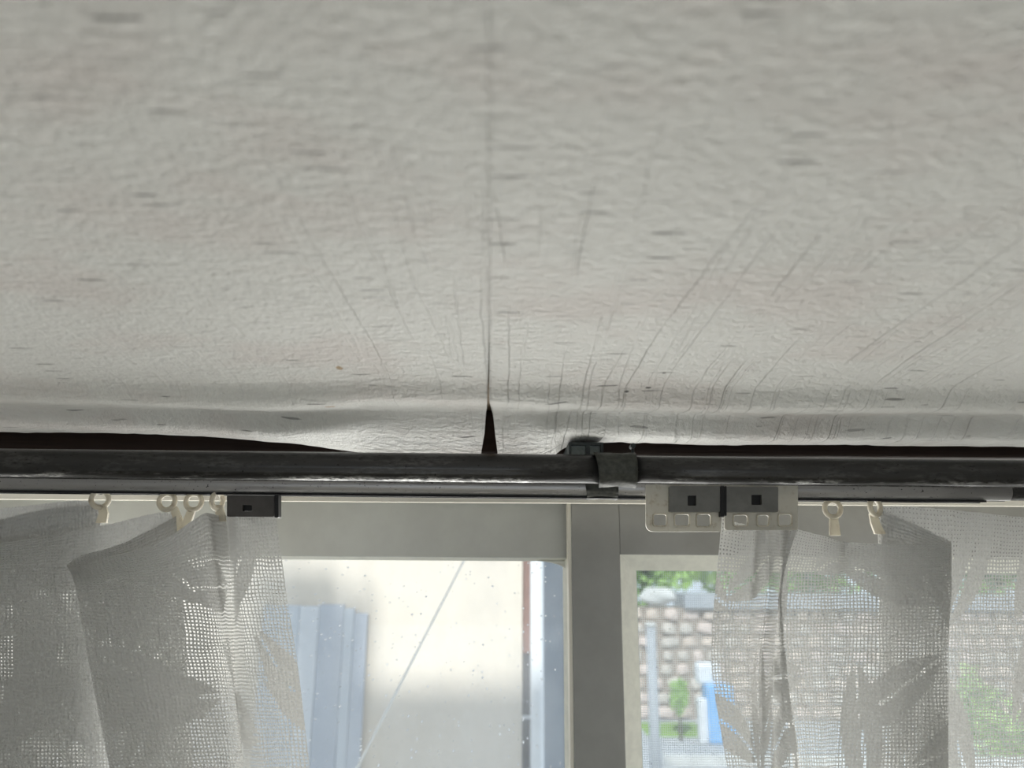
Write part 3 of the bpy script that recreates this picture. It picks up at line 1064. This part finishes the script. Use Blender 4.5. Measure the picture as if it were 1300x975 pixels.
LC = [
    [(350, 651, .5975), (364, 750, .598), (379, 850, .598), (394, 985, .598)],
    [(328, 654, .5950), (341, 750, .592), (354, 850, .592), (366, 985, .594)],
    [(303, 656, .5850), (306, 750, .583), (326, 850, .583), (344, 985, .588)],
    [(296, 656, .5950), (298, 750, .597), (306, 850, .595), (326, 985, .597)],
    [(290, 655, .6200), (293, 750, .624), (299, 850, .618), (312, 985, .606)],
    [(277, 654, .6000), (283, 750, .600), (294, 850, .600), (306, 985, .600)],
    [(262, 651, .5750), (276, 750, .575), (292, 850, .575), (312, 985, .580)],
    [(247, 659, .5650), (260, 750, .560), (276, 850, .560), (298, 985, .565)],
    [(200, 690, .5500), (215, 750, .548), (232, 850, .548), (258, 985, .552)],
    [(135, 708, .5380), (150, 750, .536), (170, 850, .536), (195, 985, .540)],
    [(92, 721, .5300), (102, 750, .530), (121, 850, .531), (145, 985, .535)],
    [(85, 717, .5350), (96, 750, .535), (116, 850, .536), (140, 985, .540)],
    [(104, 705, .5450), (112, 750, .545), (130, 850, .545), (150, 985, .549)],
    [(155, 690, .5650), (165, 750, .565), (180, 850, .565), (198, 985, .568)],
    [(215, 660, .5950), (222, 750, .593), (230, 850, .592), (240, 985, .592)],
    [(223, 654, .6020), (230, 750, .601), (237, 850, .600), (246, 985, .600)],
    [(200, 651, .6080), (204, 750, .608), (208, 850, .608), (214, 985, .607)],
    [(140, 665, .6020), (138, 750, .602), (138, 850, .602), (140, 985, .602)],
    [(60, 680, .5920), (58, 750, .592), (56, 850, .592), (54, 985, .592)],
    [(-40, 695, .5800), (-44, 750, .580), (-48, 850, .580), (-54, 985, .580)],
    [(-62, 690, .5880), (-66, 750, .588), (-70, 850, .588), (-76, 985, .588)],
    [(-30, 668, .6050), (-32, 750, .605), (-34, 850, .605), (-38, 985, .605)],
    [(60, 646, .6140), (62, 750, .614), (64, 850, .614), (66, 985, .614)],
    [(120, 641, .6160), (122, 750, .616), (124, 850, .616), (126, 985, .616)],
    [(126, 639, .6200), (128, 750, .620), (130, 850, .620), (132, 985, .620)],
    [(90, 636, .6240), (90, 750, .624), (90, 850, .624), (90, 985, .624)],
    [(0, 645, .6260), (0, 750, .626), (0, 850, .626), (0, 985, .626)],
    [(-150, 650, .6260), (-150, 750, .626), (-150, 850, .626), (-150, 985, .626)],
]
curtain('lace_curtain', LC, 'grey-white lace curtain bunched into big drooping folds at left', 31, 0.0)
RC = [
    [(916, 657, .6010), (908, 750, .601), (904, 850, .601), (925, 985, .601)],
    [(938, 664, .5980), (930, 750, .596), (926, 850, .596), (944, 985, .598)],
    [(957, 666, .6010), (953, 750, .601), (949, 850, .600), (956, 985, .601)],
    [(966, 667, .5960), (962, 750, .590), (955, 850, .590), (962, 985, .596)],
    [(974, 667, .5960), (978, 750, .576), (968, 850, .580), (970, 985, .594)],
    [(983, 667, .6020), (987, 750, .597), (977, 850, .598), (977, 985, .601)],
    [(990, 668, .6200), (990, 750, .626), (982, 850, .622), (984, 985, .610)],
    [(1004, 668, .6060), (990, 750, .606), (991, 850, .606), (1004, 985, .605)],
    [(1013, 669, .6060), (993, 750, .606), (999, 850, .606), (1017, 985, .605)],
    [(1011, 670, .6120), (992, 750, .612), (997, 850, .612), (1014, 985, .612)],
    [(1008, 671, .6180), (990, 750, .618), (993, 850, .618), (1010, 985, .618)],
    [(1040, 679, .6120), (1034, 750, .612), (1034, 850, .612), (1040, 985, .612)],
    [(1066, 687, .5980), (1064, 750, .598), (1062, 850, .598), (1056, 985, .598)],
    [(1078, 689, .5880), (1078, 750, .588), (1076, 850, .588), (1068, 985, .588)],
    [(1140, 691, .5780), (1140, 750, .578), (1138, 850, .578), (1134, 985, .578)],
    [(1197, 690, .5720), (1196, 750, .572), (1192, 850, .572), (1192, 985, .572)],
    [(1208, 688, .5760), (1206, 750, .576), (1202, 850, .576), (1204, 985, .576)],
    [(1196, 682, .5830), (1196, 750, .583), (1194, 850, .583), (1200, 985, .583)],
    [(1155, 663, .5950), (1156, 750, .595), (1156, 850, .595), (1160, 985, .595)],
    [(1118, 647, .6040), (1120, 750, .604), (1120, 850, .604), (1122, 985, .604)],
    [(1116, 643, .6100), (1118, 750, .610), (1118, 850, .610), (1120, 985, .610)],
    [(1150, 643, .6130), (1150, 750, .613), (1150, 850, .613), (1150, 985, .613)],
    [(1215, 648, .6100), (1215, 750, .610), (1216, 850, .610), (1218, 985, .610)],
    [(1300, 657, .6140), (1300, 750, .614), (1300, 850, .614), (1300, 985, .614)],
    [(1420, 668, .6100), (1420, 750, .610), (1420, 850, .610), (1420, 985, .610)],
    [(1560, 680, .6140), (1560, 750, .614), (1560, 850, .614), (1560, 985, .614)],
]
curtain('lace_curtain', RC, 'open-net lace curtain with leaf pattern hanging from rings at right', 57, 1.37)

# ------------------------------------------------------------------ outside
GZ = -2.30                                    # street level
g = box('ground', (-40, 60, 0.9, 70, GZ - 0.2, GZ), M['asphalt'])
tag(g, 'grey asphalt of the street and yard below', kind='structure')
eave = bm = bmesh.new()
EY, EZ = 1.35, ZC + 1.05
vs = [bm.verts.new(v) for v in ((-3, -4.0, ZC + 1.5), (3, -4.0, ZC + 1.5), (3, EY, EZ), (-3, EY, EZ), (-3, -4.0, ZC + 1.38), (3, -4.0, ZC + 1.38), (3, EY, EZ - 0.10), (-3, EY, EZ - 0.10))]
for fc in ((0, 1, 2, 3), (4, 7, 6, 5), (0, 4, 5, 1), (2, 6, 7, 3), (0, 3, 7, 4), (1, 5, 6, 2)):
    bm.faces.new([vs[i] for i in fc])
vt = tag(bm_obj('roof', bm, M['roof']), 'dark tiled roof and eave of the house itself', kind='structure')

NY = 3.0
nb = empty('neighbour_building', (-1.9, NY, GZ))
tag(nb, 'cream stuccoed house close outside the left pane, half in shadow', 'building')
xc = U(663, 850, NY).x
boxes('wall', [(-5.0, xc, NY, NY + 4.5, GZ, ZC + 2.6)], M['stucco'], nb)
xb1 = U(673, 850, NY).x
zsplit = U(665, 830, NY).z
zgap = U(665, 911, NY).z
box('corner_board', (xc, xb1 + 0.02, NY + 0.02, NY + 0.1, zsplit, ZC + 2.6), M['brown'], nb)
box('corner_board', (xc, xb1 + 0.02, NY + 0.02, NY + 0.1, zgap + 0.006, zsplit - 0.002), M['umber'], nb)
box('corner_board', (xc, xb1 + 0.02, NY + 0.02, NY + 0.1, GZ, zgap - 0.006), M['umber'], nb)
box('pipe_clip', (xc, xb1 + 0.05, NY + 0.0, NY + 0.04, zgap - 0.005, zgap + 0.005), M['pipe'], nb)
bm = bmesh.new()
pr = 0.5 * (U(690, 850, NY).x - U(673, 850, NY).x)
pc = U(681.5, 850, NY).x
tube(bm, [(pc, NY - 0.02, GZ), (pc, NY - 0.02, ZC + 2.5)], pr, 12)
bm_obj('downpipe', bm, M['pipe'], nb, smooth=True)
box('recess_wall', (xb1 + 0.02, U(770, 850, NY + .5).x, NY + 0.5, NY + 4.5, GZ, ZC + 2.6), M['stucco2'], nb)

# unseen block added on our roof edge to shade the neighbour's wall
def sun_back(px, py, Ycast):
    p = U(px, py, NY)
    t = (NY - Ycast) / SUN_DIR.y
    return p - SUN_DIR * t
vA, vB = sun_back(330, 757, 1.22), sun_back(470, 757, 1.22)
box('caster_body', (vA.x, vB.x - 0.10, 1.06, 1.34, EZ - 0.02, vA.z), M['roof'], vt)
box('caster_post', (vB.x - 0.06, vB.x, 1.16, 1.24, EZ - 0.02, vA.z + 0.03), M['roof'], vt)
box('caster_collar', (vB.x - 0.10, vB.x - 0.06, 1.14, 1.26, EZ - 0.02, vA.z - 0.20), M['roof'], vt)
box('caster_cap', (vA.x + 0.12, vB.x - 0.13, 1.10, 1.30, vA.z, vA.z + 0.03), M['roof'], vt)

# flush grey-blue bands on a thin panel against the neighbour's wall
pl = empty('band_panel', (U(390, 900, NY).x, NY, GZ))
tag(pl, 'grey-blue banded panel against the cream wall outside, beside the left curtain', 'shutter')
for i, (a_, b_, yy, mt) in enumerate(((330, 377, .020, 'bandA'), (377.3, 402, .021, 'bandB'), (402.3, 434, .020, 'bandC'), (434.3, 447, .021, 'bandA'), (447.3, 464, .020, 'bandC'))):
    zt2 = U(a_, (768, 769, 767, 772, 778)[i], NY).z
    box('rib', (U(a_, 850, NY).x, U(b_, 850, NY).x, NY - yy, NY - 0.002, GZ + 0.001, zt2), M[mt], pl, 0.003)

# service cable between the houses
bm = bmesh.new()
a, b = U(600, 690, 1.9), U(425, 1030, 1.3)
pts = []
for i in range(17):
    t = i / 16
    p = a.lerp(b, t)
    pts.append(p)
hi_ = a + (a - b) * 1.2
tube(bm, [a + (a - b).normalized() * 0.15] + pts + [b + (b - a).normalized() * 0.6], 0.0024, 8)
tag(bm_obj('service_cable', bm, M['cable'], None, smooth=True), 'pale cable crossing diagonally in front of the cream wall outside', 'cable')

# stone retaining wall across the street
WY = 25.0
zb_, zt_ = GZ, U(860, 772, WY).z
rw = empty('retaining_wall', (10, WY, GZ))
tag(rw, 'brownish stone retaining wall across the street seen through the right pane', 'wall')
c_x0 = U(838, 752, WY).x + 0.75
box('wall_core', (1.5, 22.0, WY + 0.10, WY + 1.6, zb_, zt_), M['mortar'], rw)
box('coping', (c_x0, 22.0, WY - 0.22, WY + 1.6, zt_ + 0.001, U(860, 754, WY).z), M['coping'], rw)
meshes = []
for v in range(9):
    bm = bmesh.new()
    bmesh.ops.create_icosphere(bm, subdivisions=1, radius=0.5)
    for vv_ in bm.verts:
        q = vv_.co
        q.x = math.copysign(abs(q.x) ** 0.62 * 0.64, q.x) * random.uniform(0.9, 1.08)
        q.z = math.copysign(abs(q.z) ** 0.62 * 0.64, q.z) * random.uniform(0.9, 1.08)
        q.y *= random.uniform(0.45, 0.6)
    me = bpy.data.meshes.new('stone')
    bm.to_mesh(me)
    bm.free()
    me.materials.append(M[('stoneA', 'stoneB', 'stoneC')[v % 3]])
    meshes.append(me)
rows_s = 8
hs = (zt_ - zb_) / rows_s
for r_ in range(rows_s):
    x = 1.6 + random.uniform(-0.2, 0.2)
    while x < 21.5:
        w = random.uniform(0.42, 0.75)
        o = bpy.data.objects.new('stone', random.choice(meshes))
        COL.objects.link(o)
        o.parent = rw
        o.location = (x + w / 2 - 10, 0.08 + random.uniform(-0.05, 0.05), zb_ - GZ + hs * (r_ + 0.5))
        o.scale = (w * random.uniform(0.95, 1.12), 0.55, hs * random.uniform(0.88, 1.2))
        o.rotation_euler = (0, random.uniform(-0.22, 0.22), 0)
        x += w


def leaf_ball(name, c, rx, ry, rz, n, size, mat, parent, seed):
    rg = np.random.default_rng(seed)
    d = rg.normal(size=(n, 3))
    d /= np.linalg.norm(d, axis=1)[:, None]
    rad = rg.random(n) ** 0.4
    lump = 1 + 0.35 * np.sin(d[:, 0] * 5 + seed) * np.sin(d[:, 2] * 6 + seed * 2)
    p = d * (rad * lump)[:, None] * np.array([rx, ry, rz]) + np.array(c)
    a = rg.normal(size=(n, 3))
    a /= np.linalg.norm(a, axis=1)[:, None]
    b = np.cross(a, rg.normal(size=(n, 3)))
    b /= np.linalg.norm(b, axis=1)[:, None]
    s = size * (0.6 + 0.8 * rg.random(n))[:, None]
    v = np.stack([p - a * s, p + b * s * 0.55, p + a * s, p - b * s * 0.55], 1).reshape(-1, 3)
    f = np.arange(n * 4).reshape(n, 4)
    me = bpy.data.meshes.new(name)
    me.from_pydata(v.tolist(), [], f.tolist())
    o = link(name, me, mat, parent)
    o['kind'] = 'stuff'
    return o


tl = ['bright green tree above the stone wall, nearest the window stile', 'yellow-green tree above the stone wall behind the right curtain edge',
      'green tree behind the middle of the right lace curtain', 'yellow-green tree behind the right lace curtain fold', 'green tree at the far right behind the lace curtain']
for i, (px, Y, rx, rz) in enumerate(((815, 30, 2.1, 2.6), (905, 36, 2.6, 3.4), (1015, 30, 2.2, 2.8), (1150, 36, 3.0, 3.4), (1262, 30, 2.6, 2.8))):
    c = U(px, 715, Y)
    t = empty('tree', (c.x, Y, zt_))
    tag(t, tl[i], 'tree', 'trees above the stone wall')
    bm = bmesh.new()
    tube(bm, [(c.x, Y, GZ), (c.x + 0.1, Y, c.z - 0.6), (c.x, Y + 0.1, c.z + 1.0)], 0.22, 8, 0.10)
    bm_obj('trunk', bm, M['bark'], t)
    leaf_ball('crown', (c.x, Y, c.z + rz * 0.45), rx, 2.0, rz, 2600, 0.22, M['leafB' if i % 2 else 'leafA'], t, 100 + i)


def shrub(px, py, Y, r, label, mat, seed):
    c = U(px, py, Y)
    t = empty('shrub', (c.x, Y, GZ))
    tag(t, label, 'shrub', 'shrubs at the foot of the stone wall')
    bm = bmesh.new()
    tube(bm, [(c.x, Y, GZ), (c.x, Y, c.z)], 0.05, 6, 0.03)
    bm_obj('stem', bm, M['bark'], t)
    leaf_ball('foliage', (c.x, Y, c.z), r, r * 0.8, r * 1.9, 900, 0.11, mat, t, seed)


shrub(862, 884, 22.1, 0.20, 'small green shrub in front of the stone wall beside the blue bundle', M['leafA'], 5)
shrub(1245, 905, 22.5, 0.62, 'bright green shrub glimpsed through the right lace curtain', M['leafB'], 6)
shrub(1285, 960, 19.0, 0.62, 'lowest green shrub glimpsed at the right frame edge through the lace', M['leafB'], 7)
gr0, gr1 = U(825, 926, 22.5), U(905, 916, 23.5)
bm = bmesh.new()
for i in range(1500):
    x = random.uniform(gr0.x, gr0.x + 1.6)
    y = random.uniform(22.7, 24.1)
    hgt = random.uniform(0.06, 0.16)
    w = 0.05
    vs = [bm.verts.new((x - w, y, GZ)), bm.verts.new((x + w, y, GZ)), bm.verts.new((x + random.uniform(-.04, .04), y, GZ + hgt))]
    bm.faces.new(vs)
add_box(bm, gr0.x, gr0.x + 1.7, 22.6, 24.2, GZ, GZ + 0.03)
tag(bm_obj('grass_strip', bm, M['grass']), 'narrow strip of green grass along the foot of the stone wall', 'grass', kind='stuff')

# white and blue sacks
c0 = U(905, 903, 22.0)
sk = empty('sack', (c0.x, 22.0, GZ))
tag(sk, 'white sack on a blue sheet-wrapped bundle at the foot of the stone wall', 'sack')
z_bl0, z_bl1 = GZ, U(905, 868, 22.0).z
bxl = U(895, 890, 22.0).x
box('bundle', (bxl, bxl + 0.75, 21.7, 22.4, z_bl0 + 0.001, z_bl1), M['blue'], sk, 0.08)
box('sack_body', (bxl - 0.16, bxl + 0.5, 22.0, 22.5, z_bl1 - 0.03, U(905, 842, 22.0).z), M['whitebag'], sk, 0.10)
box('sack_tail', (bxl - 0.24, bxl + 0.02, 21.75, 22.1, GZ + 0.001, U(890, 885, 22.0).z), M['whitebag'], sk, 0.06)
# pale rounded boulder on the wall end
c1 = U(838, 752, WY)
bm = bmesh.new()
bmesh.ops.create_icosphere(bm, subdivisions=3, radius=1.0)
for v in bm.verts:
    v.co = Vector((v.co.x * 0.62, v.co.y * 0.4, v.co.z * 0.30)) * (1 + 0.10 * math.sin(v.co.x * 4 + v.co.z * 5))
    v.co += Vector((c1.x, WY + 0.35, zt_ + 0.36))
tag(bm_obj('boulder', bm, M['paleconc'], None, smooth=True), 'pale rounded boulder on top of the stone wall end', 'boulder')
# utility pole and low block wall by the street
pp0 = U(826, 795, 14.0)
pole = empty('utility_pole', (pp0.x, 14.0, GZ))
tag(pole, 'short grey post standing by the street at the left edge of the right pane', 'post')
bm = bmesh.new()
tube(bm, [(pp0.x, 14.0, GZ), (pp0.x, 14.0, pp0.z)], 0.10, 12, 0.09)
bm_obj('shaft', bm, M['coping'], pole, smooth=True)
bm = bmesh.new()
tube(bm, [(pp0.x, 14.0, pp0.z), (pp0.x, 14.0, pp0.z + 0.06)], 0.11, 12, 0.08)
bm_obj('cap', bm, M['paleconc'], pole, smooth=True)
b0 = U(842, 938, 17.5)
bw = empty('block_wall', (b0.x + 2, 17.5, GZ))
tag(bw, 'low pale concrete block kerb wall along the street', 'wall')
hb = 0.22
for r_ in range(3):
    for i in range(22):
        x = b0.x + i * 0.62 + (0.31 if r_ % 2 else 0)
        box('block', (x + 0.006, x + 0.614, 17.5 + random.uniform(-.01, .01), 17.66, GZ + r_ * hb + 0.004, GZ + (r_ + 1) * hb - 0.004), M['paleconc' if r_ == 2 else 'coping'], bw)
